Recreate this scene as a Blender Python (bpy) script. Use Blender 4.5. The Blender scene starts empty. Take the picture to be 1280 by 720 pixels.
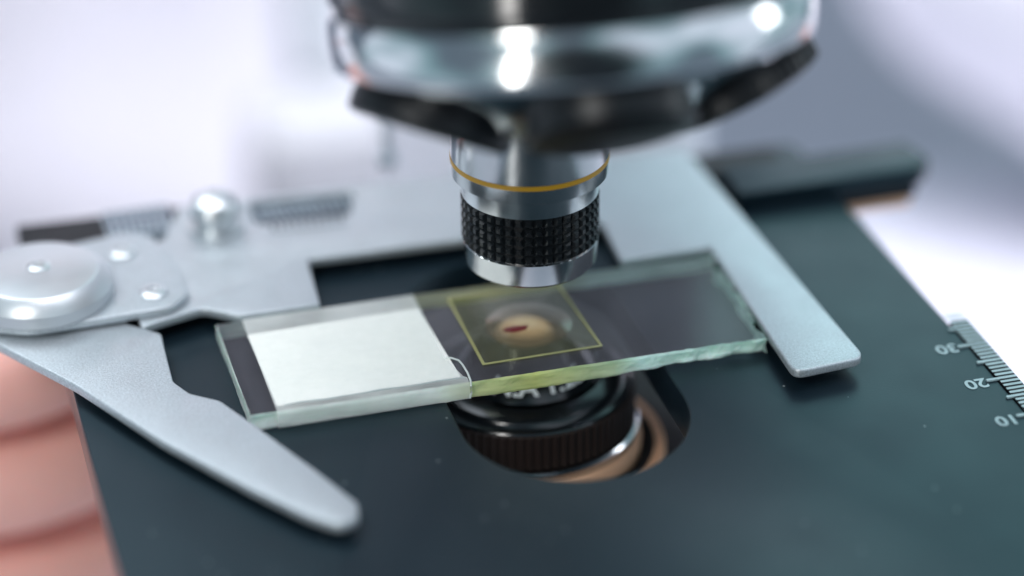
import bpy, bmesh, math, random
from mathutils import Vector, Matrix, noise
random.seed(7)
S = 0.01                      # scene units per millimetre
PI = math.pi
COL = bpy.context.scene.collection
scene = bpy.context.scene

# ------------------------------------------------------------------ helpers
def V(*a): return Vector(a)

def link(name, me, mat=None, parent=None, smooth=None):
    o = bpy.data.objects.new(name, me)
    COL.objects.link(o)
    if mat is not None:
        for m in (mat if isinstance(mat, (list, tuple)) else [mat]): me.materials.append(m)
    if parent is not None: o.parent = parent
    if smooth is not None:
        for p in me.polygons: p.use_smooth = True
        me.set_sharp_from_angle(angle=math.radians(smooth))
    return o

def from_bm(name, bm, mat, parent=None, smooth=35, recalc=True):
    if recalc: bmesh.ops.recalc_face_normals(bm, faces=bm.faces)
    for v in bm.verts: v.co *= S
    me = bpy.data.meshes.new(name); bm.to_mesh(me); bm.free()
    return link(name, me, mat, parent, smooth)

def thing(name, label, cat, group=None):
    o = bpy.data.objects.new(name, None); COL.objects.link(o)
    o.empty_display_size = 0.05
    o['label'] = label; o['category'] = cat
    if group: o['group'] = group
    return o

def fillet(pts, r=1.0, n=6):
    """round the corners of a closed 2-D outline; pts are (x, y) or (x, y, radius)"""
    out = []; N = len(pts)
    for i in range(N):
        p = pts[i]; rad = p[2] if len(p) > 2 else r
        P = Vector(p[:2]); A = Vector(pts[i-1][:2]); B = Vector(pts[(i+1) % N][:2])
        a = (A-P); b = (B-P)
        if rad <= 0 or a.length < 1e-6 or b.length < 1e-6: out.append(tuple(P)); continue
        c = max(-1, min(1, a.normalized().dot(b.normalized())))
        half = math.acos(c)/2
        if half > PI/2-0.03: out.append(tuple(P)); continue
        t = min(rad/math.tan(half), a.length*0.48, b.length*0.48)
        p0 = P+a.normalized()*t; p1 = P+b.normalized()*t
        for k in range(n+1):
            s = k/n
            q = p0*(1-s)**2 + P*2*s*(1-s) + p1*s*s
            out.append(tuple(q))
    return out

def slab(name, outlines, z0, z1, mat, parent=None, bev=0.3, smooth=40):
    """extruded flat plate with holes and softened rims; first outline outside, others holes"""
    cu = bpy.data.curves.new('c', 'CURVE'); cu.dimensions = '2D'; cu.fill_mode = 'BOTH'
    for o_ in outlines:
        sp = cu.splines.new('POLY'); sp.points.add(len(o_)-1)
        for i, p in enumerate(o_): sp.points[i].co = (p[0]*S, p[1]*S, 0, 1)
        sp.use_cyclic_u = True
    h = (z1-z0)/2
    cu.extrude = max(1e-6, (h-bev)*S); cu.bevel_depth = bev*S; cu.bevel_resolution = 2; cu.offset = -bev*S
    tmp = bpy.data.objects.new('c', cu); COL.objects.link(tmp)
    dg = bpy.context.evaluated_depsgraph_get(); dg.update()
    me = bpy.data.meshes.new_from_object(tmp.evaluated_get(dg))
    bpy.data.objects.remove(tmp); bpy.data.curves.remove(cu)
    me.materials.clear()
    me.name = name
    bm = bmesh.new(); bm.from_mesh(me)
    bmesh.ops.remove_doubles(bm, verts=bm.verts, dist=1e-5)
    bmesh.ops.recalc_face_normals(bm, faces=bm.faces)
    for v in bm.verts: v.co.z += (z0+z1)/2*S
    bm.to_mesh(me); bm.free()
    return link(name, me, mat, parent, smooth)

def frame(n, hint=V(1, 0, 0)):
    n = n.normalized(); a = (hint-n*hint.dot(n)).normalized(); b = n.cross(a)
    return Matrix(((a.x, b.x, n.x), (a.y, b.y, n.y), (a.z, b.z, n.z)))

def lathe_bm(profile, c=(0, 0, 0), n=(0, 0, 1), seg=96, bm=None, rad=None):
    """profile: list of (r, h) along axis n from c"""
    bm = bm or bmesh.new(); M = frame(Vector(n)); C = Vector(c)
    rings = []
    for (r, h) in profile:
        if r < 1e-4: rings.append([bm.verts.new(C+M@V(0, 0, h))])
        else:
            rings.append([bm.verts.new(C+M@V((r+(rad(k, h) if rad else 0))*math.cos(2*PI*k/seg), (r+(rad(k, h) if rad else 0))*math.sin(2*PI*k/seg), h)) for k in range(seg)])
    for A, B in zip(rings, rings[1:]):
        for k in range(seg):
            k2 = (k+1) % seg
            if len(A) == 1 and len(B) == 1: continue
            if len(A) == 1: bm.faces.new((A[0], B[k], B[k2]))
            elif len(B) == 1: bm.faces.new((A[k], B[0], A[k2]))
            else: bm.faces.new((A[k], B[k], B[k2], A[k2]))
    return bm

def lathe(name, profile, mat, parent=None, c=(0, 0, 0), n=(0, 0, 1), seg=96, smooth=30):
    return from_bm(name, lathe_bm(profile, c, n, seg), mat, parent, smooth)

def box_bm(x0, x1, y0, y1, z0, z1, bev=0.0, bm=None, seg=2):
    bm = bm or bmesh.new()
    r = bmesh.ops.create_cube(bm, size=1)
    vs = r['verts']
    for v in vs:
        v.co = V(x0 if v.co.x < 0 else x1, y0 if v.co.y < 0 else y1, z0 if v.co.z < 0 else z1)
    if bev > 0:
        es = list({e for v in vs for e in v.link_edges})
        bmesh.ops.bevel(bm, geom=es, offset=bev, segments=seg, affect='EDGES')
    return bm

def box(name, x0, x1, y0, y1, z0, z1, mat, parent=None, bev=0.3):
    return from_bm(name, box_bm(x0, x1, y0, y1, z0, z1, bev), mat, parent, 35)

# ------------------------------------------------------------------ materials
def mat(name, base, rough=0.5, metal=0.0, spec=0.5, noise_amt=0.0, noise_scale=40, bump=0.0, bump_scale=200, coat=0.0, var=0.0, sss=0.0, aniso=0.0, grain=0.0):
    m = bpy.data.materials.new(name); m.use_nodes = True
    nt = m.node_tree; N = nt.nodes; L = nt.links
    b = N['Principled BSDF']
    b.inputs['Base Color'].default_value = (*base, 1); b.inputs['Roughness'].default_value = rough
    b.inputs['Metallic'].default_value = metal; b.inputs['Specular IOR Level'].default_value = spec
    b.inputs['Coat Weight'].default_value = coat
    if aniso: b.inputs['Anisotropic'].default_value = aniso
    if sss:
        b.inputs['Subsurface Weight'].default_value = sss
        b.inputs['Subsurface Radius'].default_value = (1, .35, .2); b.inputs['Subsurface Scale'].default_value = 0.05
    tc = N.new('ShaderNodeTexCoord')
    if noise_amt:
        n = N.new('ShaderNodeTexNoise'); n.inputs['Scale'].default_value = noise_scale; n.inputs['Detail'].default_value = 6
        L.new(tc.outputs['Object'], n.inputs['Vector'])
        mr = N.new('ShaderNodeMapRange'); mr.inputs['To Min'].default_value = rough-noise_amt; mr.inputs['To Max'].default_value = rough+noise_amt
        mr.inputs['From Min'].default_value = .3; mr.inputs['From Max'].default_value = .7
        L.new(n.outputs['Fac'], mr.inputs['Value']); L.new(mr.outputs['Result'], b.inputs['Roughness'])
    if var:
        n = N.new('ShaderNodeTexNoise'); n.inputs['Scale'].default_value = noise_scale*0.6; n.inputs['Detail'].default_value = 8
        L.new(tc.outputs['Object'], n.inputs['Vector'])
        mx = N.new('ShaderNodeMix'); mx.data_type = 'RGBA'
        mx.inputs[6].default_value = (*[c*(1-var) for c in base], 1); mx.inputs[7].default_value = (*[min(1, c*(1+var)) for c in base], 1)
        L.new(n.outputs['Fac'], mx.inputs[0]); L.new(mx.outputs[2], b.inputs['Base Color'])
    if grain:
        gn = N.new('ShaderNodeTexNoise'); gn.inputs['Scale'].default_value = 330; gn.inputs['Detail'].default_value = 2
        L.new(tc.outputs['Object'], gn.inputs['Vector'])
        gr = N.new('ShaderNodeMapRange'); gr.inputs['From Min'].default_value = .3; gr.inputs['From Max'].default_value = .7
        gr.inputs['To Min'].default_value = 1-grain; gr.inputs['To Max'].default_value = 1+grain
        L.new(gn.outputs['Fac'], gr.inputs['Value'])
        vm = N.new('ShaderNodeVectorMath'); vm.operation = 'SCALE'
        src = b.inputs['Base Color'].links[0].from_socket if b.inputs['Base Color'].links else None
        if src: L.new(src, vm.inputs[0])
        else: vm.inputs[0].default_value = base
        L.new(gr.outputs['Result'], vm.inputs['Scale']); L.new(vm.outputs[0], b.inputs['Base Color'])
    if bump:
        n = N.new('ShaderNodeTexNoise'); n.inputs['Scale'].default_value = bump_scale; n.inputs['Detail'].default_value = 4
        L.new(tc.outputs['Object'], n.inputs['Vector'])
        bp = N.new('ShaderNodeBump'); bp.inputs['Strength'].default_value = bump; bp.inputs['Distance'].default_value = 0.002
        L.new(n.outputs['Fac'], bp.inputs['Height']); L.new(bp.outputs['Normal'], b.inputs['Normal'])
    return m

M = {}
M['silver'] = mat('satin_silver', (.50, .545, .58), .42, .6, .5, .06, 30, .30, 420, var=.05, grain=.16)
M['silver_bright'] = mat('turned_aluminium', (.62, .65, .67), .30, .9, .5, .04, 20)
M['ruler'] = mat('ruler_metal', (.46, .54, .60), .4, .5)
M['knob'] = mat('satin_turned_aluminium', (.56, .59, .62), .33, .6, .5, .04, 20)
M['chrome'] = mat('polished_chrome', (.62, .635, .65), .13, 1.0, .5, .03, 10)
M['chrome_soft'] = mat('turned_steel', (.72, .72, .73), .16, 1.0, .5, .03, 25, aniso=.75)
M['black_metal'] = mat('black_lacquer', (.008, .010, .012), .13, 0, .6, .03, 20)
M['black_satin'] = mat('black_satin', (.010, .011, .014), .5, 0, .25, .05, 25, .05, 300)
M['rubber'] = mat('black_grip', (.006, .0075, .009), .25, 0, .5, .06, 40)
M['cap'] = mat('glossy_black_cap', (.004, .005, .007), .36, 0, .35)
M['yellow'] = mat('yellow_band', (.50, .27, .015), .35, 0, .5)
M['white_print'] = mat('white_print', (.93, .96, .95), .5)
M['print'] = mat('worn_print', (.32, .44, .46), .5, var=.25, noise_scale=60)
M['dark_tick'] = mat('dark_ink', (.02, .03, .06), .5)
M['paper'] = mat('label_paper', (.94, .925, .88), .65, 0, .3, 0, 40, .03, 120, var=.02)
M['plastic_white'] = mat('white_enamel', (.76, .78, .84), .35, 0, .5)
M['pale_grey'] = mat('pale_grey_plastic', (.62, .65, .69), .5)
M['box'] = mat('white_card', (.50, .50, .53), .6)
M['table'] = mat('table_laminate', (.58, .58, .65), .45, 0, .5, 0, 2)
M['coat'] = mat('white_cotton', (.84, .82, .87), .85, 0, .2, 0, 3, .3, 60)
M['skin'] = mat('skin', (.87, .47, .41), .62, 0, .25, .05, 12, .25, 40, var=.10, sss=.25)
M['nail'] = mat('nail', (.80, .52, .46), .3)
M['tan'] = mat('tan_reflection', (.85, .50, .31), .4, .2)  # tan of a warm reflection, put into the base colour
M['brown_grip'] = mat('brown_black_grip', (.018, .010, .008), .5, 0, .25)
M['shirt'] = mat('shirt', (.25, .3, .42), .8)

# black anodised stage with fine dust
m = mat('stage_anodised', (.005, .011, .017), .38, 0, .46, .04, 9, .06, 260); M['stage'] = m
nt = m.node_tree; N = nt.nodes; L = nt.links; b = N['Principled BSDF']; b.inputs['Specular Tint'].default_value = (.56, .88, 1.0, 1)  # teal cast of reflected light is put into the specular tint
tc = N.new('ShaderNodeTexCoord')
vo = N.new('ShaderNodeTexVoronoi'); vo.inputs['Scale'].default_value = 26; vo.inputs['Randomness'].default_value = 1
L.new(tc.outputs['Object'], vo.inputs['Vector'])
lt = N.new('ShaderNodeMath'); lt.operation = 'LESS_THAN'; lt.inputs[1].default_value = .045
L.new(vo.outputs['Distance'], lt.inputs[0])
sep = N.new('ShaderNodeSeparateColor'); L.new(vo.outputs['Color'], sep.inputs['Color'])
g = N.new('ShaderNodeMath'); g.operation = 'GREATER_THAN'; g.inputs[1].default_value = .35; L.new(sep.outputs['Red'], g.inputs[0])
mu = N.new('ShaderNodeMath'); mu.operation = 'MULTIPLY'; L.new(lt.outputs[0], mu.inputs[0]); L.new(g.outputs[0], mu.inputs[1])
mx = N.new('ShaderNodeMix'); mx.data_type = 'RGBA'; mx.inputs[6].default_value = (.005, .011, .017, 1); mx.inputs[7].default_value = (.30, .34, .34, 1)
L.new(mu.outputs[0], mx.inputs[0]); L.new(mx.outputs[2], b.inputs['Base Color'])
M['stage_edge'] = mat('stage_edge_satin', (.17, .14, .145), .34, .6)

def glass(name, tint, haze, hazecol, ior=1.5, rough=.02):
    m = bpy.data.materials.new(name); m.use_nodes = True; nt = m.node_tree; N = nt.nodes; L = nt.links
    N.clear(); out = N.new('ShaderNodeOutputMaterial')
    tr = N.new('ShaderNodeBsdfTransparent'); tr.inputs['Color'].default_value = (*tint, 1)
    gl = N.new('ShaderNodeBsdfGlossy'); gl.inputs['Roughness'].default_value = rough
    fr = N.new('ShaderNodeFresnel'); fr.inputs['IOR'].default_value = ior
    df = N.new('ShaderNodeBsdfDiffuse'); df.inputs['Color'].default_value = (*hazecol, 1)
    tc = N.new('ShaderNodeTexCoord'); ns = N.new('ShaderNodeTexNoise'); ns.inputs['Scale'].default_value = 9; ns.inputs['Detail'].default_value = 7
    L.new(tc.outputs['Object'], ns.inputs['Vector'])
    mr = N.new('ShaderNodeMapRange'); mr.inputs['From Min'].default_value = .3; mr.inputs['From Max'].default_value = .75
    mr.inputs['To Min'].default_value = haze*.7; mr.inputs['To Max'].default_value = haze*1.5
    L.new(ns.outputs['Fac'], mr.inputs['Value'])
    m1 = N.new('ShaderNodeMixShader'); m2 = N.new('ShaderNodeMixShader')
    L.new(mr.outputs['Result'], m1.inputs[0]); L.new(tr.outputs[0], m1.inputs[1]); L.new(df.outputs[0], m1.inputs[2])
    ge = N.new('ShaderNodeNewGeometry'); iv = N.new('ShaderNodeMath'); iv.operation = 'SUBTRACT'; iv.inputs[0].default_value = 1; L.new(ge.outputs['Backfacing'], iv.inputs[1])
    fm = N.new('ShaderNodeMath'); fm.operation = 'MULTIPLY'; L.new(fr.outputs[0], fm.inputs[0]); L.new(iv.outputs[0], fm.inputs[1])
    L.new(fm.outputs[0], m2.inputs[0]); L.new(m1.outputs[0], m2.inputs[1]); L.new(gl.outputs[0], m2.inputs[2])
    L.new(m2.outputs[0], out.inputs['Surface'])
    return m
M['glass'] = glass('slide_glass', (.78, .79, .81), .10, (.40, .38, .43), ior=1.30)
M['cover'] = glass('coverslip_glass', (.92, .93, .84), .035, (.55, .55, .35))
M['tape'] = glass('clear_tape', (.985, .995, .99), .38, (.93, .96, .93), rough=.3)
M['ridge'] = glass('tape_ridge', (.95, .97, .96), .55, (.85, .90, .88), rough=.1)
M['drop'] = glass('mounting_drop', (.98, .93, .86), .05, (.8, .6, .45), rough=.05)
M['adhesive'] = glass('yellow_adhesive', (.85, .83, .50), .55, (.52, .51, .24), rough=.2)

# frosted cut edges of the slide: colours run along the glass
m = bpy.data.materials.new('slide_cut_edge'); m.use_nodes = True; M['cut'] = m
nt = m.node_tree; N = nt.nodes; L = nt.links; b = N['Principled BSDF']
tc = N.new('ShaderNodeTexCoord'); sx = N.new('ShaderNodeSeparateXYZ'); L.new(tc.outputs['Object'], sx.inputs[0])
ns = N.new('ShaderNodeTexNoise'); ns.inputs['Scale'].default_value = 7; ns.inputs['Detail'].default_value = 8; L.new(tc.outputs['Object'], ns.inputs['Vector'])
ad = N.new('ShaderNodeMath'); ad.operation = 'MULTIPLY_ADD'; ad.inputs[1].default_value = .07; L.new(ns.outputs['Fac'], ad.inputs[0]); L.new(sx.outputs['X'], ad.inputs[2])
mr = N.new('ShaderNodeMapRange'); mr.inputs['From Min'].default_value = -.42; mr.inputs['From Max'].default_value = .42; L.new(ad.outputs[0], mr.inputs['Value'])
cr = N.new('ShaderNodeValToRGB'); L.new(mr.outputs[0], cr.inputs[0])
el = cr.color_ramp.elements; el[0].position = 0; el[0].color = (.80, .90, .85, 1); el[1].position = 1; el[1].color = (.45, .66, .55, 1)
for pos, c in ((.36, (.86, .93, .88, 1)), (.42, (.62, .68, .36, 1)), (.55, (.55, .58, .20, 1)), (.68, (.50, .62, .40, 1)), (.74, (.66, .90, .82, 1)), (.92, (.66, .90, .80, 1))):
    e = el.new(pos); e.color = c
n2 = N.new('ShaderNodeTexNoise'); n2.inputs['Scale'].default_value = 30; n2.inputs['Detail'].default_value = 10
mp = N.new('ShaderNodeMapping'); mp.inputs['Scale'].default_value = (.35, .35, 2.2); L.new(tc.outputs['Object'], mp.inputs[0]); L.new(mp.outputs[0], n2.inputs['Vector'])
hs = N.new('ShaderNodeMix'); hs.data_type = 'RGBA'; hs.blend_type = 'MULTIPLY'; hs.inputs[0].default_value = 1
r2 = N.new('ShaderNodeValToRGB'); r2.color_ramp.elements[0].position = .30; r2.color_ramp.elements[0].color = (.62, .68, .65, 1); r2.color_ramp.elements[1].position = .62; r2.color_ramp.elements[1].color = (1, 1, 1, 1)
L.new(n2.outputs['Fac'], r2.inputs[0]); L.new(cr.outputs[0], hs.inputs[6]); L.new(r2.outputs[0], hs.inputs[7]); L.new(hs.outputs[2], b.inputs['Base Color'])
b.inputs['Roughness'].default_value = .25; b.inputs['Subsurface Weight'].default_value = .4; b.inputs['Subsurface Radius'].default_value = (.5, 1, .8); b.inputs['Subsurface Scale'].default_value = .02
bp = N.new('ShaderNodeBump'); bp.inputs["Strength"].default_value = .9; bp.inputs['Distance'].default_value = .004; L.new(n2.outputs['Fac'], bp.inputs['Height']); L.new(bp.outputs[0], b.inputs['Normal'])

# condenser lens; its warm reflected spot is painted as emission
m = bpy.data.materials.new('lens_painted_glow'); m.use_nodes = True; M['lens'] = m
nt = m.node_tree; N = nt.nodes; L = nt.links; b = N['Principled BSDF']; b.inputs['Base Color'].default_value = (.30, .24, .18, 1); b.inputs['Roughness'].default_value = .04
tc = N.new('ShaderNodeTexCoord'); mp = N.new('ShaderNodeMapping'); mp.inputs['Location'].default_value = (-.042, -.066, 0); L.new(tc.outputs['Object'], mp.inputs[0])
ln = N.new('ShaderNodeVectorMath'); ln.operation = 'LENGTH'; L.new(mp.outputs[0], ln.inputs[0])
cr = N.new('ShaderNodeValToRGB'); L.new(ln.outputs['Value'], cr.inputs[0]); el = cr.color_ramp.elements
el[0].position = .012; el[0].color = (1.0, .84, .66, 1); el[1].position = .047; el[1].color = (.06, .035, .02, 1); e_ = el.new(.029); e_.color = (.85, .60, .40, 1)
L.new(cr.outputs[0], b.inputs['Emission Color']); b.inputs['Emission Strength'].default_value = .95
m = mat('specimen_stain', (.20, .008, .035), .4); M['stain'] = glass('specimen_stain', (.55, .05, .12), .45, (.30, .012, .05), rough=.2)

# ------------------------------------------------------------------ axes
AX = V(3.7, 5.8, 0)            # optical axis

# ================================================================== STAGE
def scale_bm(items):
    bm = bmesh.new()
    for (x0, x1, y0, y1, z0, z1) in items: box_bm(x0, x1, y0, y1, z0, z1, 0, bm)
    return bm

def text_bm(txt, size):
    cu = bpy.data.curves.new('t', 'FONT'); cu.body = txt; cu.size = size; cu.align_x = 'CENTER'; cu.align_y = 'CENTER'; cu.extrude = .03
    cu.offset = size*.02; cu.resolution_u = 6
    o = bpy.data.objects.new('t', cu); COL.objects.link(o)
    dg = bpy.context.evaluated_depsgraph_get(); dg.update()
    me = bpy.data.meshes.new_from_object(o.evaluated_get(dg)); bpy.data.objects.remove(o); bpy.data.curves.remove(cu)
    bm = bmesh.new(); bm.from_mesh(me); bpy.data.meshes.remove(me); bmesh.ops.remove_doubles(bm, verts=bm.verts, dist=1e-4)
    return bm

micro = thing('microscope', 'laboratory microscope with flat black stage, tilted chrome turret and one objective above the slide', 'microscope')
stage_out = fillet([(-63.6, -120), (64.3, -120), (64.3, 52, 3), (-63.6, 52, 3)], .0)
hole = []
for k in range(33): a = PI*k/32; hole.append((3.4+16.3*math.cos(a), 10.5+17*math.sin(a)))
for k in range(33): a = PI+PI*k/32; hole.append((3.4+16.3*math.cos(a), -20.8+17*math.sin(a)))
st = slab('stage_plate', [stage_out, hole], -6.5, 0, [M['stage'], M['stage_edge']], micro, .35)
for p in st.data.polygons:                       # bare metal only on the outer side faces
    c = p.center/S
    if abs(p.normal.z) < .3 and (c.x < -62 or c.x > 63.5): p.material_index = 1

# engraved front-to-back scale on the right rim: strip, ticks and upside-down figures
strip = box('scale_strip', 64.35, 67.3, -118, -12.5, -4.5, .25, M['black_satin'], micro, .15)
ticks = []
for i in range(0, 96):
    y = -10.5-i*1.0
    major = (i % 10 == 9)
    x0 = 62.6 if major else (63.4 if (i % 5 == 4) else 64.3)
    ticks.append((x0, 67.2, y-.26, y+.26, .05 if x0 < 64.3 else .28, .30))
from_bm('scale_ticks', scale_bm(ticks), M['print'], micro, None)
for k, t in enumerate(('30', '20', '10', '0')):
    bm = text_bm(t, 3.4)
    for v in bm.verts: v.co = V(-v.co.x+60.9, -v.co.y-19.3-10.3*k, v.co.z+.06)
    from_bm('scale_figure', bm, M['print'], micro, None)
box('strip_edge_block', 67.35, 69.3, -34, -30.5, -4, -.6, M['black_metal'], micro, .5)  # small dark block on the strip's outer edge

# guide rail of the stage behind, with bar reaching past the right rim
slab('guide_rail', [fillet([(-66, 46.5), (-50, 44), (30, 42), (59.5, 41.3, 1.5), (59.5, 49.5, 1.5), (0, 51), (-42, 56.6), (-66, 57.6)], 1)], .1, 1.4, M['black_satin'], micro, .3)
slab('cross_bar', [fillet([(46.9, 31.0), (78.5, 31.0, 1), (81, 34, 1), (79.5, 40.8, 1), (46.9, 40.8)], .5)], .1, 3.2, M['stage'], micro, .35)
slab('bar_underside', [fillet([(64.8, 32.0), (78.2, 32.0), (78.2, 40), (64.8, 40)], .5)], -2.6, .02, M['black_satin'], micro, .2)
slab('tan_strip', [fillet([(64.9, 32.6), (77.6, 32.6), (77.6, 40), (64.9, 40)], .5)], -4.6, -2.7, M['tan'], micro, .2)  # tan colour stands in for a warm reflection below the bar
box('ruler_bar', -52.3, 2, 46.6, 51.2, 1.42, 1.8, M['ruler'], micro, .1)
box('ruler_end', -52.4, -42.0, 47.6, 56.2, 1.82, 2.3, M['ruler'], micro, .1)
from_bm('ruler_end_ticks', scale_bm([(-52+i*1.2, -51.35+i*1.2, 48.2, 55.8, 2.31, 2.36) for i in range(9)]), M['dark_tick'], micro, None)
rt = [(-52+i*1.15, -52+i*1.15+.6, 46.7, 49.9 if i % 5 else 51.0, 1.81, 1.86) for i in range(45)]
from_bm('ruler_ticks', scale_bm(rt), M['dark_tick'], micro, None)

# ---- condenser under the hole
cz = AX
lathe('condenser_cone', [(4.5, -1.9), (4.7, -1.4), (5.2, -1.2), (6.0, -1.2), (10.5, -7.1), (10.8, -7.6), (10.5, -8.4), (10.0, -9.4)], M['black_metal'], micro, cz)
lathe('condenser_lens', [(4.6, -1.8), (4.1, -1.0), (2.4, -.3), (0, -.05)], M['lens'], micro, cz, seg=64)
lathe('condenser_body', [(10.0, -9.2), (11.2, -9.2), (11.5, -8.0), (12.0, -7.6), (14.2, -8.0), (14.8, -8.4), (15.2, -9.2), (16.0, -9.4), (16.3, -9.7)], M['black_metal'], micro, cz)
kn = lathe_bm([(15.9, -9.5), (16.5, -9.9), (16.5, -15.2), (15.9, -15.5)], cz, seg=320, rad=lambda k, h: (.30 if k % 4 in (0, 1) else 0) if -15.3 < h < -9.6 else 0)
from_bm('condenser_grip', kn, M['brown_grip'], micro, 20)
lathe('condenser_ring', [(15.8, -15.5), (17.0, -15.7), (17.3, -16.2), (17.2, -17.2), (16.9, -17.5)], M['chrome'], micro, cz)
lathe('condenser_sleeve', [(16.9, -17.4), (17.5, -17.8), (17.7, -19.2), (17.5, -22)], M['tan'], micro, cz)  # warm reflection in the opening, painted as a tan band
lathe('condenser_skirt', [(17.4, -21.5), (19.4, -21.2), (19.5, -20.3), (19.8, -20.3)], M['black_satin'], micro, cz)
lathe('condenser_mount', [(19.6, -20.4), (21.2, -20.6), (21.4, -21.2), (21.4, -24)], M['tan'], micro, cz)  # tan arc, a warm reflection painted beside the grip
lathe('condenser_housing', [(21.3, -23.8), (26, -24.2), (26, -40), (0, -40)], M['black_satin'], micro, cz)
slab('condenser_carrier', [fillet([(-40, -46), (50, -46), (50, 104), (-40, 104)], 10)], -44, -30, M['black_satin'], micro, .8)  # carrier widened into a dark sheet, hiding the bright table below the hole
# lettering around the cone
bm = text_bm('N.A 1.25', 3.9)
for v in bm.verts:
    sx_, sy_, h = v.co
    r0 = 8.9; ang = -PI/2-.02+(sx_+.2)/r0
    sl = 4.5/math.hypot(4.5, 5.9); dz = -5.9/math.hypot(4.5, 5.9)
    rr = 9.4-sy_*sl; zz = -1.2+(rr-6.0)/4.5*(-5.9)
    nrm = V(-dz*math.cos(ang), -dz*math.sin(ang), sl)
    v.co = cz+V(rr*math.cos(ang), rr*math.sin(ang), zz)+nrm*(.05+h)
from_bm('condenser_lettering', bm, M['white_print'], micro, None)

# ---- turret (nosepiece)
KS = .956; TC = V(5.85, -12.5, 54.0); TN = V(-.005, .238, .971).normalized()
TM = frame(TN)
lathe('turret_ring', [(q*KS, w_*KS) for q, w_ in [(30, -1.2), (33.2, -1.0), (33.9, -.4), (34.1, .4), (34.25, 2.6), (34.1, 5.2), (33.5, 6.6), (32.8, 6.9)]], M['chrome'], micro, TC, TN, 160)
lathe('turret_cover', [(q*KS, w_*KS) for q, w_ in [(32.8, 6.9), (32.8, 7.6), (33.6, 8.2), (33.9, 9.5), (33.4, 22), (30, 26), (0, 27)]], M['black_metal'], micro, TC, TN, 128)
lathe('turret_cone', [(q*KS, w_*KS) for q, w_ in [(30.5, -1.2), (29.5, -2.4), (26, -5), (22, -9), (16, -11.5), (0, -12)]], M['chrome'], micro, TC, TN, 128)
capgeo = []
for q in range(5):
    a = -PI/2+math.radians(36+72*q-41)
    if q == 2: continue                                 # the objective stands in this port
    o_dir = TM@V(math.cos(a), math.sin(a), 0)
    ax = (-TN*math.cos(.42)+o_dir*math.sin(.42)).normalized()
    pc = TC+o_dir*20.6-TN*4.8
    bm = lathe_bm([(6.5, -8.4), (9.2, -7.4), (10.6, -4.6), (10.9, 1.5)] if q == 0 else [(8.0, -4), (8.8, -.6), (10.2, .2), (10.9, 1.5)], pc, ax, 192)
    bm = lathe_bm([(10.9, 1.5), (11.1, 1.8), (11.1, 4.2), (10.7, 4.6)], pc, ax, 192, bm, rad=lambda k, h: ((.24 if q == 1 else .0) if k % 4 in (0, 1) else 0) if 1.6 < h < 4.4 else 0)
    bm = lathe_bm([(10.7, 4.6), (9.8, 4.9), (0, 5.0)], pc, ax, 192, bm)
    bmesh.ops.remove_doubles(bm, verts=bm.verts, dist=1e-3)
    from_bm('port_cap', bm, M['cap'], micro, 25)

# ---- objective
ob = micro
def zp(l): return [(r, z) for (z, r) in l]
AX = V(4.75, 5.4, -.45)
lathe('objective_nose_ring', zp([(12.6, 0), (12.5, 5.8), (12.0, 6.1), (11.75, 8.8), (11.8, 9.35), (12.15, 9.62), (15.5, 9.88), (15.7, 9.6)]), M['chrome_soft'], ob, AX, seg=160)
R0 = 9.62; rows = 5; cols = 42; za, zb = 15.65, 23.1
bm = bmesh.new(); grid = []
for i in range(rows+1):
    z = za+(zb-za)*i/rows
    grid.append([bm.verts.new(AX+V(R0*math.cos(2*PI*k/cols), R0*math.sin(2*PI*k/cols), z)) for k in range(cols)])
for i in range(rows):
    z = za+(zb-za)*(i+.5)/rows; dz = (zb-za)/rows*.22
    for k in range(cols):
        k2 = (k+1) % cols
        q = [grid[i][k], grid[i][k2], grid[i+1][k2], grid[i+1][k]]
        t = []
        for (kk, sz) in ((.29, -1), (.71, -1), (.71, 1), (.29, 1)):
            a = 2*PI*(k+kk)/cols; t.append(bm.verts.new(AX+V((R0+.50)*math.cos(a), (R0+.50)*math.sin(a), z+sz*dz)))
        bm.faces.new(t)
        for j in range(4): bm.faces.new((q[j], q[(j+1) % 4], t[(j+1) % 4], t[j]))
from_bm('knurled_grip', bm, M['rubber'], ob, None)
lathe('objective_collar', zp([(23.0, 9.6), (23.2, 10.0), (26.1, 10.1), (26.2, 11.1), (26.4, 11.4), (28.5, 11.5), (28.55, 11.3)]), M['chrome_soft'], ob, AX, seg=160)
lathe('colour_band', zp([(28.45, 11.2), (28.5, 11.56), (29.2, 11.56), (29.25, 11.2)]), M['yellow'], ob, AX, seg=160)
lathe('objective_barrel', zp([(29.15, 11.3), (29.25, 11.5), (33.5, 11.35), (37.5, 11.2), (40.0, 11.0), (46, 11.6), (52, 13)]), M['chrome_soft'], ob, AX, seg=160)

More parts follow.
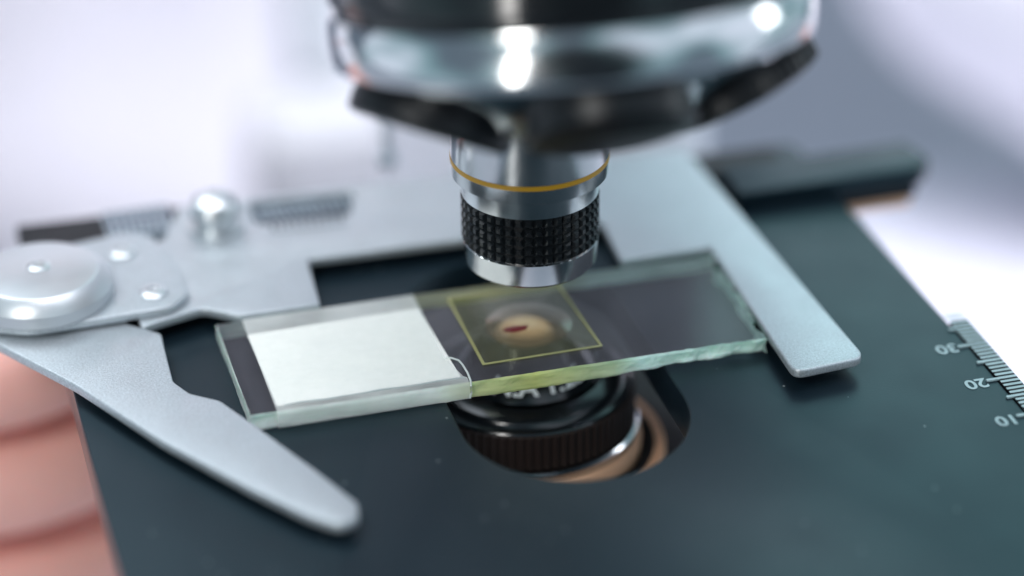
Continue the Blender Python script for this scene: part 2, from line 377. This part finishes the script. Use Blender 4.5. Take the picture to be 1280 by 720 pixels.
# ---- stand: white column and foot behind the stage, stop pin, substage knob
slab('arm_column', [fillet([(22, 112), (72, 112), (76, 175), (18, 175)], 8)], -170, 120, M['plastic_white'], micro, 2)
slab('stage_bracket', [fillet([(26, 56), (60, 56), (66, 116), (24, 116)], 4)], -62, -38, M['black_satin'], micro, 1)
slab('head_arm', [fillet([(-12, -22), (32, -22), (68, 120), (72, 170), (20, 170), (20, 120)], 6)], 76, 112, M['plastic_white'], micro, 2)
slab('foot', [fillet([(-60, -60), (90, -60), (110, 210), (-40, 210)], 20)], -186, -164, M['plastic_white'], micro, 3)
lathe('stop_pin', [(0, 14), (.8, 14), (.8, 2), (1.6, 1.8), (1.6, 0), (0, 0)], M['ruler'], micro, (-3.5, 64, .0), seg=24)
lathe('stage_knob', [(0, -20), (7.5, -20), (8.6, -21), (8.6, -48), (7.6, -49), (5, -49), (5, -52), (9.5, -53), (9.5, -82), (0, -82)], M['black_satin'], micro, (-64, 76, -2), seg=48)
slab('knob_arm', [fillet([(-72, 66), (-50, 56), (-50, 84), (-72, 84)], 4)], -34, -26, M['black_satin'], micro, .5)

# ================================================================== SLIDE HOLDER
hold = thing('slide_holder', 'satin silver slide clamp with pointed finger and round pivot knob on the black stage', 'slide holder')
plate = [(-52, 15.5), (-50.0, 17.3), (-42.7, 19.0, 2), (-37.9, 14.4, 1), (-25.3, 14.2, .3), (-24.3, 29.2, .6), (35.4, 29.2, 0), (35.9, 12, 0), (35.1, -24.2, 1.6), (46.4, -23.2, 2.2), (43.7, 49.2, 1.5), (-40.3, 52.6, 2), (-44.4, 42.5, 1), (-52, 38)]
# the slide's back rim is butted by the plate only left and right of the window
plate = [(-52, 15.5), (-49.5, 16.6), (-42.4, 18.8, 2), (-37.6, 14.9, 1), (-25.3, 14.9, .4), (-24.3, 29.2, .6), (22.8, 28.2, .6), (21.8, 14.9, .4), (36.3, 14.9, 0), (36.0, 5, 0), (35.1, -24.2, 1.8), (46.4, -23.2, 2.4), (43.7, 49.2, 1.5), (-40.3, 52.6, 2), (-44.4, 42.5, 1), (-52, 38)]
slotp = fillet([(-29.8, 42.6), (-14.6, 42.0), (-12.2, 50.2), (-29.4, 51.4)], 1.8)
slab('holder_plate', [fillet(plate, 1.0), slotp], 1.95, 3.35, M['silver'], hold, .28)
slab('vernier_plate', [fillet([(-28.2, 39.0), (-15.6, 38.6), (-15.8, 41.4), (-28.2, 41.9)], .3)], 3.37, 3.6, M['silver'], hold, .05)
from_bm('vernier_ticks', scale_bm([(-27.6+i*1.2, -27.1+i*1.2, 39.6, 41.3, 3.60, 3.64) for i in range(10)]), M['dark_tick'], hold, None)
claw = [(-75.5, 24), (-72.8, 17.5, 5), (-63.4, 2.6, 20), (-54.0, -15.6, 20), (-44.6, -30.6, 10), (-38.6, -39.2, 6), (-35.0, -42.8, 2), (-32.2, -41.8, 2), (-31.6, -38.4, 2), (-34.8, -30.0, 8), (-39.9, -17.8, 6), (-44.4, -7.6, 2.5), (-48.2, -4.4, 2.5), (-49.9, -.5, 3), (-49.6, 9, 3), (-49.4, 13.6, 1.5), (-53.7, 17.8), (-56, 30), (-66, 34)]
slab('spring_finger', [fillet(claw, 2)], 1.5, 3.0, M['silver'], hold, .3)
br = [(-58.0, 42.3, 3), (-50.5, 43.6, 3), (-46.4, 41.9, 3.5), (-44.2, 30.5, 3), (-43.9, 21.4, 3), (-47.0, 18.0, 3), (-59.3, 17.6, 6), (-67.8, 17.4, 6), (-75.5, 21, 6), (-77, 33, 6), (-68, 42, 5)]
slab('pivot_bracket', [fillet(br, 3)], 3.4, 4.7, M['silver'], hold, .3)
PV = (-65.2, 27.2, 0)
lathe('pivot_knob', [(10.7, 4.7), (10.9, 5.0), (10.95, 6.8), (10.6, 7.3), (9.1, 8.85), (8.7, 9.0), (0, 9.05)], M['knob'], hold, PV, seg=128)
bm = lathe_bm([(1.8, 9.0), (1.8, 9.2), (1.4, 9.4), (.8, 9.45), (.7, 9.2), (0, 9.2)], (-65.0, 28.3, 0), seg=32)
from_bm('screw', bm, M['silver_bright'], hold, 30)
for (x, y, z) in ((-51.6, 37.0, 4.7), (-48.9, 23.0, 4.7)):
    ring = lathe_bm([(2.1, 0), (2.1, .25), (1.6, .55), (.9, .62), (.7, .3), (0, .3)], (x, y, z), seg=32)
    from_bm('screw', ring, M['silver_bright'], hold, 30)
lathe('thumb_screw', [(4.4, 3.35), (4.4, 4.2), (3.4, 4.4), (3.4, 5.8), (3.9, 6.1), (3.9, 7.4), (3.4, 8.6), (2.0, 9.5), (0, 9.9)], M['silver_bright'], hold, (-36.0, 43.2, 0), seg=48)

# ================================================================== GLASS SLIDE
sl = thing('glass_slide', 'chipped glass microscope slide with a white label and a square coverslip, held under the objective', 'glass slide')
ZT = 2.7; ZB = .08
cor = [(-41.1, -12.4), (35.1, -12.9), (36.0, 13.3), (-11.0, 14.6), (-41.2, 14.3)]
rough_amp = [.16, .50, .12, .10, .05]
out = []
for i in range(5):
    A = Vector(cor[i]); B = Vector(cor[(i+1) % 5]); Ln = (B-A).length; n_ = max(8, int(Ln/0.55)); nr = Vector(((B-A).y, -(B-A).x)).normalized()
    for k in range(n_):
        s = k/n_; P = A.lerp(B, s); amp = rough_amp[i]
        if i == 0 and s > .82: amp = .40
        out.append((P, nr, amp, i))
bm = bmesh.new(); lv = [0, .12, .3, .5, .7, .88, 1.0]; rings = []
for li, t in enumerate(lv):
    z = ZB+(ZT-ZB)*t; row = []
    for (P, nr, amp, i) in out:
        w = noise.noise(V(P.x*.35, P.y*.35, t*1.4+i*7))*amp*1.6 + noise.noise(V(P.x*1.7, P.y*1.7, t*3+i*3))*amp*.6
        bulge = (.10 if li in (0, 6) else .0)
        off = w-bulge
        zz = z
        if i == 0 and P.x > 10 and li < 3: zz += (.5+.5*noise.noise(V(P.x*.25, 3, 1)))*1.0*min(1, (P.x-10)/9)*(1-t)
        if li == 6: off = noise.noise(V(P.x*.8, P.y*.8, 9+i))*amp*.8-.12
        # bitten corners at the right end
        for (cx_, cy_, r_, d_) in ((35.6, 9.5, 2.4, 1.2), (36, 13.3, 2.4, -.6), (35, -9.5, 2.0, .9), (34, -12.9, 3.0, -.2)):
            dd = (P-Vector((cx_, cy_))).length
            if dd < r_: off -= d_*(1-dd/r_)
        row.append(bm.verts.new(V(P.x+nr.x*off, P.y+nr.y*off, zz)))
    rings.append(row)
n_ = len(out)
side = []
for a, b_ in zip(rings, rings[1:]):
    for k in range(n_):
        f = bm.faces.new((a[k], a[(k+1) % n_], b_[(k+1) % n_], b_[k])); f.material_index = 1
bm.faces.new(rings[-1]); bm.faces.new(list(reversed(rings[0])))
from_bm('glass_slab', bm, [M['glass'], M['cut']], sl, None)
# label sheet on the glass
lab = [(-37.3, 9.8), (-37.0, -11.1), (-10.3, -10.9), (-11.4, 10.2)]
slab('paper_label', [fillet(lab, .25)], ZT+.02, ZT+.12, M['paper'], sl, .02)
# clear tape folded over the label and the front rim: sheet, front turn-down, raised lip
def tape_bm():
    bm = bmesh.new(); nx = 60; rows_ = []
    prof = [(14.35, ZT+.17), (13.0, ZT+.22), (5, ZT+.2), (-5, ZT+.2), (-10.9, ZT+.22), (-11.6, ZT+.33), (-12.4, ZT+.30), (-12.95, ZT+.05), (-13.1, ZT-.5), (-13.05, ZT-1.4), (-12.95, .3)]
    for j, (y, z) in enumerate(prof):
        row = []
        for i in range(nx+1):
            s = i/nx
            xr = -9.6 if j > 3 else (-11.2 if j < 3 else -10.6)
            if j == 4: xr = -10.0
            if j == 3: xr = -11.3
            x = -37.3+(xr+37.3)*s
            w = noise.noise(V(x*.18, y*.3, 4))*.16 if j >= 4 else noise.noise(V(x*.3, y*.3, 4))*.03
            row.append(bm.verts.new(V(x, y-abs(w)*(.8 if j > 6 else 0)+(w if 4 <= j <= 6 else 0), z+(w*.4 if 3 < j < 8 else 0))))
        rows_.append(row)
    for a, b_ in zip(rows_, rows_[1:]):
        for i in range(nx): bm.faces.new((a[i], a[i+1], b_[i+1], b_[i]))
    return bm
from_bm('clear_tape', tape_bm(), M['tape'], sl, 60)
def rod_bm(pts, r, seg=8, bm=None):
    bm = bm or bmesh.new(); prev = None; P = [Vector(p) for p in pts]
    for i, p in enumerate(P):
        d = (P[min(i+1, len(P)-1)]-P[max(i-1, 0)]).normalized(); F = frame(d, V(.13, .2, .97))
        rr = r(i/(len(P)-1)) if callable(r) else r
        ring = [bm.verts.new(p+F@V(rr*math.cos(2*PI*k/seg), rr*math.sin(2*PI*k/seg), 0)) for k in range(seg)]
        if prev:
            for k in range(seg): bm.faces.new((prev[k], prev[(k+1) % seg], ring[(k+1) % seg], ring[k]))
        else: bm.faces.new(list(reversed(ring)))
        prev = ring
    bm.faces.new(prev)
    return bm
pts = [(-11.2+.1, -5.2, ZT+.2), (-10.3, -5.6, ZT+.22), (-9.5, -6.6, ZT+.25), (-9.3, -8, ZT+.27), (-9.2, -10.4, ZT+.28), (-9.3, -12.4, ZT+.2), (-9.4, -12.95, ZT-.4), (-9.4, -13.1, ZT-1.4), (-9.6, -13, ZT-2.3)]
from_bm('tape_rim', rod_bm(pts, .16), M['ridge'], sl, 60)
pts = [(-36+i*.9, -11.55+noise.noise(V(i*.22, 0, 0))*.28, ZT+.34) for i in range(30)]
from_bm('tape_crease', rod_bm(pts, lambda t: .10+.07*math.sin(t*9)**2), mat('crease_grey', (.42, .47, .47), .3), sl, 60)
# coverslip, its glue line and the stained specimen
cv = [(-6.7, 11.6), (-6.6, -8.9), (11.5, -8.7), (10.7, 11.2)]
slab('coverslip', [fillet(cv, .2)], ZT+.03, ZT+.24, M['cover'], sl, .03)
ins = [(-6.3, 11.15), (-6.15, -8.5), (11.1, -8.35), (10.25, 10.8)]
slab('glue_line', [fillet(cv, .2), list(reversed(fillet(ins, .2)))], ZT+.25, ZT+.33, M['adhesive'], sl, .02)
bm = bmesh.new(); ring = []
for k in range(40):
    a = 2*PI*k/40; r = 1+.22*noise.noise(V(math.cos(a)*1.4, math.sin(a)*1.4, 2))+.10*noise.noise(V(math.cos(a)*5, math.sin(a)*5, 7))
    ring.append(((.7 if math.cos(a) < 0 else .9)+1.8*r*math.cos(a), -.2+.85*r*math.sin(a)+.12*math.cos(2*a)))
bm.free()
slab('specimen', [ring], ZT+.25, ZT+.32, M['stain'], sl, .02)
lathe('mounting_drop', [(6.4, ZT+.25), (5.2, ZT+.55), (3.4, ZT+.8), (1.6, ZT+.9), (0, ZT+.92)], M['drop'], sl, (3.0, .6, 0), seg=64)

# ================================================================== PERSON
def skin_mesh(name, verts, edges, radii, mat_, parent=None, sub=2, root=0):
    me = bpy.data.meshes.new(name); me.from_pydata([tuple(Vector(v)*S) for v in verts], edges, []); me.update()
    o = bpy.data.objects.new('tmp', me); COL.objects.link(o)
    md = o.modifiers.new('s', 'SKIN')
    for i, r in enumerate(radii):
        sv = me.skin_vertices[0].data[i]; sv.radius = ((r[0]*S, r[1]*S) if isinstance(r, tuple) else (r*S, r*S)); sv.use_root = (i == root)
    md.use_smooth_shade = True
    s2 = o.modifiers.new('u', 'SUBSURF'); s2.levels = sub; s2.render_levels = sub
    dg = bpy.context.evaluated_depsgraph_get(); dg.update()
    m2 = bpy.data.meshes.new_from_object(o.evaluated_get(dg)); bpy.data.objects.remove(o); m2.name = name
    m2.materials.clear()
    for p in m2.polygons: p.use_smooth = True
    return link(name, m2, mat_, parent)

vs = []; es = []; rs = []
def chain(start, pts):
    """pts: list of (x, y, z, r); start: index or None"""
    last = start
    for (x, y, z, r) in pts:
        vs.append((x, y, z)); rs.append(r); i = len(vs)-1
        if last is not None: es.append((last, i))
        last = i
    return last
pel = chain(None, [(40, 540, -150, 130)])
chest = chain(pel, [(40, 530, 20, 135), (40, 515, 190, 130)])
neck = chain(chest, [(40, 510, 270, 60), (40, 500, 320, 55), (40, 485, 390, 78), (40, 485, 450, 80), (40, 490, 500, 55)])
# right arm of the person (left in the picture), forearm to the stage knob
el_ = chain(chest, [(-110, 500, 200, 62), (-190, 470, 90, 52), (-252, 400, -40, 46), (-250, 300, -95, 42), (-212, 200, -98, 34)])
wr = chain(el_, [(-176, 118, -88, (22, 27)), (-150, 94, -70, (20, 25))])
palm = chain(wr, [(-120, 78, -48, (15, 26))])
def finger(z, r, ext=0, lift=0):
    chain(palm, [(-106, 60, z, r*1.12), (-89, 51, z+lift, r*1.03), (-70, 50, z+lift*1.2, r*1.0), (-54+ext, 57, z+lift, r*.93), (-48+ext, 67, z+lift, r*.80)])
finger(-24, 8.4, 0, 1); finger(-41.5, 9.8, 2, 0); finger(-60.5, 8.6, 1, -1); finger(-77, 7.4, -4, -2)
chain(palm, [(-114, 96, -46, 11), (-98, 104, -40, 10), (-82, 100, -36, 9), (-72, 92, -35, 7)])
# left arm hanging beside the body (right in the picture)
chain(chest, [(225, 500, 190, 62), (290, 450, 60, 54), (330, 400, -80, 50), (380, 330, -130, 40), (420, 260, -150, 30), (440, 220, -155, 22), (450, 180, -160, 14)])
person = skin_mesh('person', vs, es, rs, M['skin'], None, 2, 0)
person['label'] = 'person in a white coat behind the microscope, fingers gripping a knob under its stage'; person['category'] = 'person'
def blob(name, c, r, mat_, parent, amp, sc, cut=None):
    bm = bmesh.new(); bmesh.ops.create_icosphere(bm, subdivisions=5, radius=1)
    for v in bm.verts:
        n = v.co.normalized(); k = 1+amp*noise.noise(n*sc)
        v.co = V(c[0]+n.x*r[0]*k, c[1]+n.y*r[1]*k, c[2]+n.z*r[2]*k)
    if cut: bmesh.ops.delete(bm, geom=[v for v in bm.verts if cut(v.co)], context='VERTS')
    return from_bm(name, bm, mat_, parent, 80)
blob('hair', (40, 505, 440), (98, 98, 112), mat('dark_hair', (.012, .010, .012), .5, 0, .3, .1, 60), person, .12, 4, lambda c: c.y < 470 and c.z < 450)  # unseen; added dark to keep skin out of the slide's reflection
blob('shirt', (40, 492, 262), (100, 86, 92), mat('navy_shirt', (.015, .018, .032), .85, 0, .2), person, .08, 3)  # unseen dark collar, added so the slide mirrors a dark area
# coat: loose sleeves and body as a child of the person
vs = []; es = []; rs = []
pel = chain(None, [(40, 540, -330, 165), (40, 540, -190, 165)])
chest = chain(pel, [(40, 530, 0, 165), (40, 520, 180, 152), (40, 516, 225, 100)])
ch = 3
chain(ch, [(-125, 510, 195, 80), (-200, 470, 85, 72), (-262, 400, -40, 66), (-262, 300, -98, 60), (-226, 210, -100, 48), (-200, 165, -96, 40)])
chain(ch, [(230, 505, 180, 80), (275, 420, 40, 78), (280, 350, -110, 76), (370, 280, -140, 60), (420, 270, -150, 56)])
coat = skin_mesh('coat', vs, es, rs, M['coat'], person, 3, 0)
for v in coat.data.vertices:                         # cloth folds
    c = v.co/S
    f = noise.noise(V(c.x*.012, c.y*.012, c.z*.009))*30+noise.noise(V(c.x*.03, c.y*.03, c.z*.02))*6
    v.co += v.normal*f*S

# ================================================================== SETTING
tb = from_bm('table', box_bm(-600, 900, -260, 372, -206, -186.1, 2), M['table'], None, 35); tb['kind'] = 'structure'
wl = from_bm('wall', box_bm(-2500, 2500, 1800, 1820, -900, 1500, 0), M['table'], None, None); wl['kind'] = 'structure'
nb = from_bm('white_box', box_bm(7, 62, 250, 286, -186, -86, 3), M['box'], None, 35)
nb['label'] = 'blurred bright white box standing behind the stage, left of the turret'; nb['category'] = 'box'
cs = from_bm('grey_panel', box_bm(22, 41, 290, 306, -186, 20, 3), M['pale_grey'], None, 35)  # plain upright panel, kind of object unknown
cs['label'] = 'blurred pale grey upright panel rising behind the white box, left of the turret'; cs['category'] = 'panel'
fl = from_bm('floor', box_bm(-2500, 2500, -2500, 1800, -920, -900, 0), M['table'], None, None); fl['kind'] = 'structure'

# ================================================================== LIGHT
w = bpy.data.worlds.new('World'); scene.world = w; w.use_nodes = True
nt = w.node_tree; bg = nt.nodes['Background']
tc = nt.nodes.new('ShaderNodeTexCoord'); ns = nt.nodes.new('ShaderNodeTexNoise'); ns.inputs['Scale'].default_value = 1.25; ns.inputs['Detail'].default_value = 1
nt.links.new(tc.outputs['Generated'], ns.inputs['Vector'])
cr = nt.nodes.new('ShaderNodeValToRGB'); nt.links.new(ns.outputs['Fac'], cr.inputs[0])
el = cr.color_ramp.elements; el[0].position = .40; el[0].color = (.14, .19, .24, 1); el[1].position = .66; el[1].color = (.85, .95, 1.10, 1)
e_ = el.new(.5); e_.color = (.26, .42, .47, 1)
# camera side darkened in the world colour, added for dark chrome reflections
dt = nt.nodes.new('ShaderNodeVectorMath'); dt.operation = 'DOT_PRODUCT'; dt.inputs[1].default_value = (-.22, -.975, 0)
nt.links.new(tc.outputs['Generated'], dt.inputs[0])
dr = nt.nodes.new('ShaderNodeMapRange'); dr.inputs['From Min'].default_value = .80; dr.inputs['From Max'].default_value = .93; dr.inputs['To Min'].default_value = 1; dr.inputs['To Max'].default_value = .12
nt.links.new(dt.outputs['Value'], dr.inputs['Value'])
sc_ = nt.nodes.new('ShaderNodeVectorMath'); sc_.operation = 'SCALE'; nt.links.new(cr.outputs[0], sc_.inputs[0]); nt.links.new(dr.outputs['Result'], sc_.inputs['Scale'])
nt.links.new(sc_.outputs[0], bg.inputs['Color']); bg.inputs['Strength'].default_value = 1.15

def lamp(name, loc, target, size, power, color, sy=None):
    l = bpy.data.lights.new(name, 'AREA'); l.shape = 'RECTANGLE'; l.size = size*S; l.size_y = (sy or size)*S; l.energy = power; l.color = color
    o = bpy.data.objects.new(name, l); COL.objects.link(o); o.location = Vector(loc)*S
    o.rotation_euler = (Vector(target)-Vector(loc)).to_track_quat('-Z', 'Y').to_euler()
    return o
lamp('overhead_softbox', (-350, 500, 900), (0, 0, 0), 500, 430, (.90, .955, 1.0))  # unseen softbox, added to brighten the upper surfaces
lamp('teal_fill', (450, 850, 560), (0, 0, 0), 700, 250, (.52, .95, .92))  # unseen teal area lamp, added to tint the stage's reflections
lamp('overhead_softbox', (-385, -335, 570), (0, 0, 0), 140, 190, (1, .98, .95), 200)  # unseen front softbox, added to light the objective
lamp('side_highlight_lamp', (-400, -480, 70), (10, 0, 50), 60, 105, (1, .98, .95), 340)  # unseen tall lamp, added for the highlight on the chrome ring
lamp('side_highlight_lamp', (500, -60, 110), (10, 0, 50), 110, 24, (.92, .97, 1), 160)  # unseen lamp, added for the ring's right-hand highlight
bl = lamp('background_light', (180, 200, 640), (180, 470, -110), 600, 240, (.96, .935, 1.0)); bl.data.spread = math.radians(80)  # unseen fill, added to brighten the coat and background
b2 = lamp('background_light', (430, 20, 260), (205, 330, -120), 160, 22, (.95, .93, 1.0)); b2.data.spread = math.radians(50)  # unseen fill, added to lift the background's right side

# ================================================================== CAMERA
d = V(.22909, .84380, -.48538).normalized()
e, az, roll = .507, .265, -.015
d = V(math.sin(az)*math.cos(e), math.cos(az)*math.cos(e), -math.sin(e)); r = V(math.cos(az), -math.sin(az), 0); u = r.cross(d)
r2 = r*math.cos(roll)+u*math.sin(roll); u2 = -r*math.sin(roll)+u*math.cos(roll)
pos = V(4.964, 16.963, 0)-d*404.797
cam = bpy.data.cameras.new('camera'); co = bpy.data.objects.new('camera', cam); COL.objects.link(co)
co.matrix_world = Matrix(((r2.x, u2.x, -d.x, pos.x*S), (r2.y, u2.y, -d.y, pos.y*S), (r2.z, u2.z, -d.z, pos.z*S), (0, 0, 0, 1)))
cam.sensor_width = 36; cam.lens = 3305.16/1280*36; cam.clip_start = .05; cam.clip_end = 200
cam.dof.use_dof = True
foc = V(-5, -10, 5)
cam.dof.focus_distance = (foc-pos).dot(d)*S
A = 21.5                                              # aperture diameter, mm
cam.dof.aperture_fstop = (cam.lens*1e-3)/(A*S)
scene.camera = co
scene.view_settings.view_transform = 'Standard'; scene.view_settings.look = 'None'
scene.view_settings.exposure = 0; scene.view_settings.gamma = 1
scene.cycles.use_denoising = True
scene.cycles.max_bounces = 12; scene.cycles.transparent_max_bounces = 12
scene.cycles.sample_clamp_indirect = 8
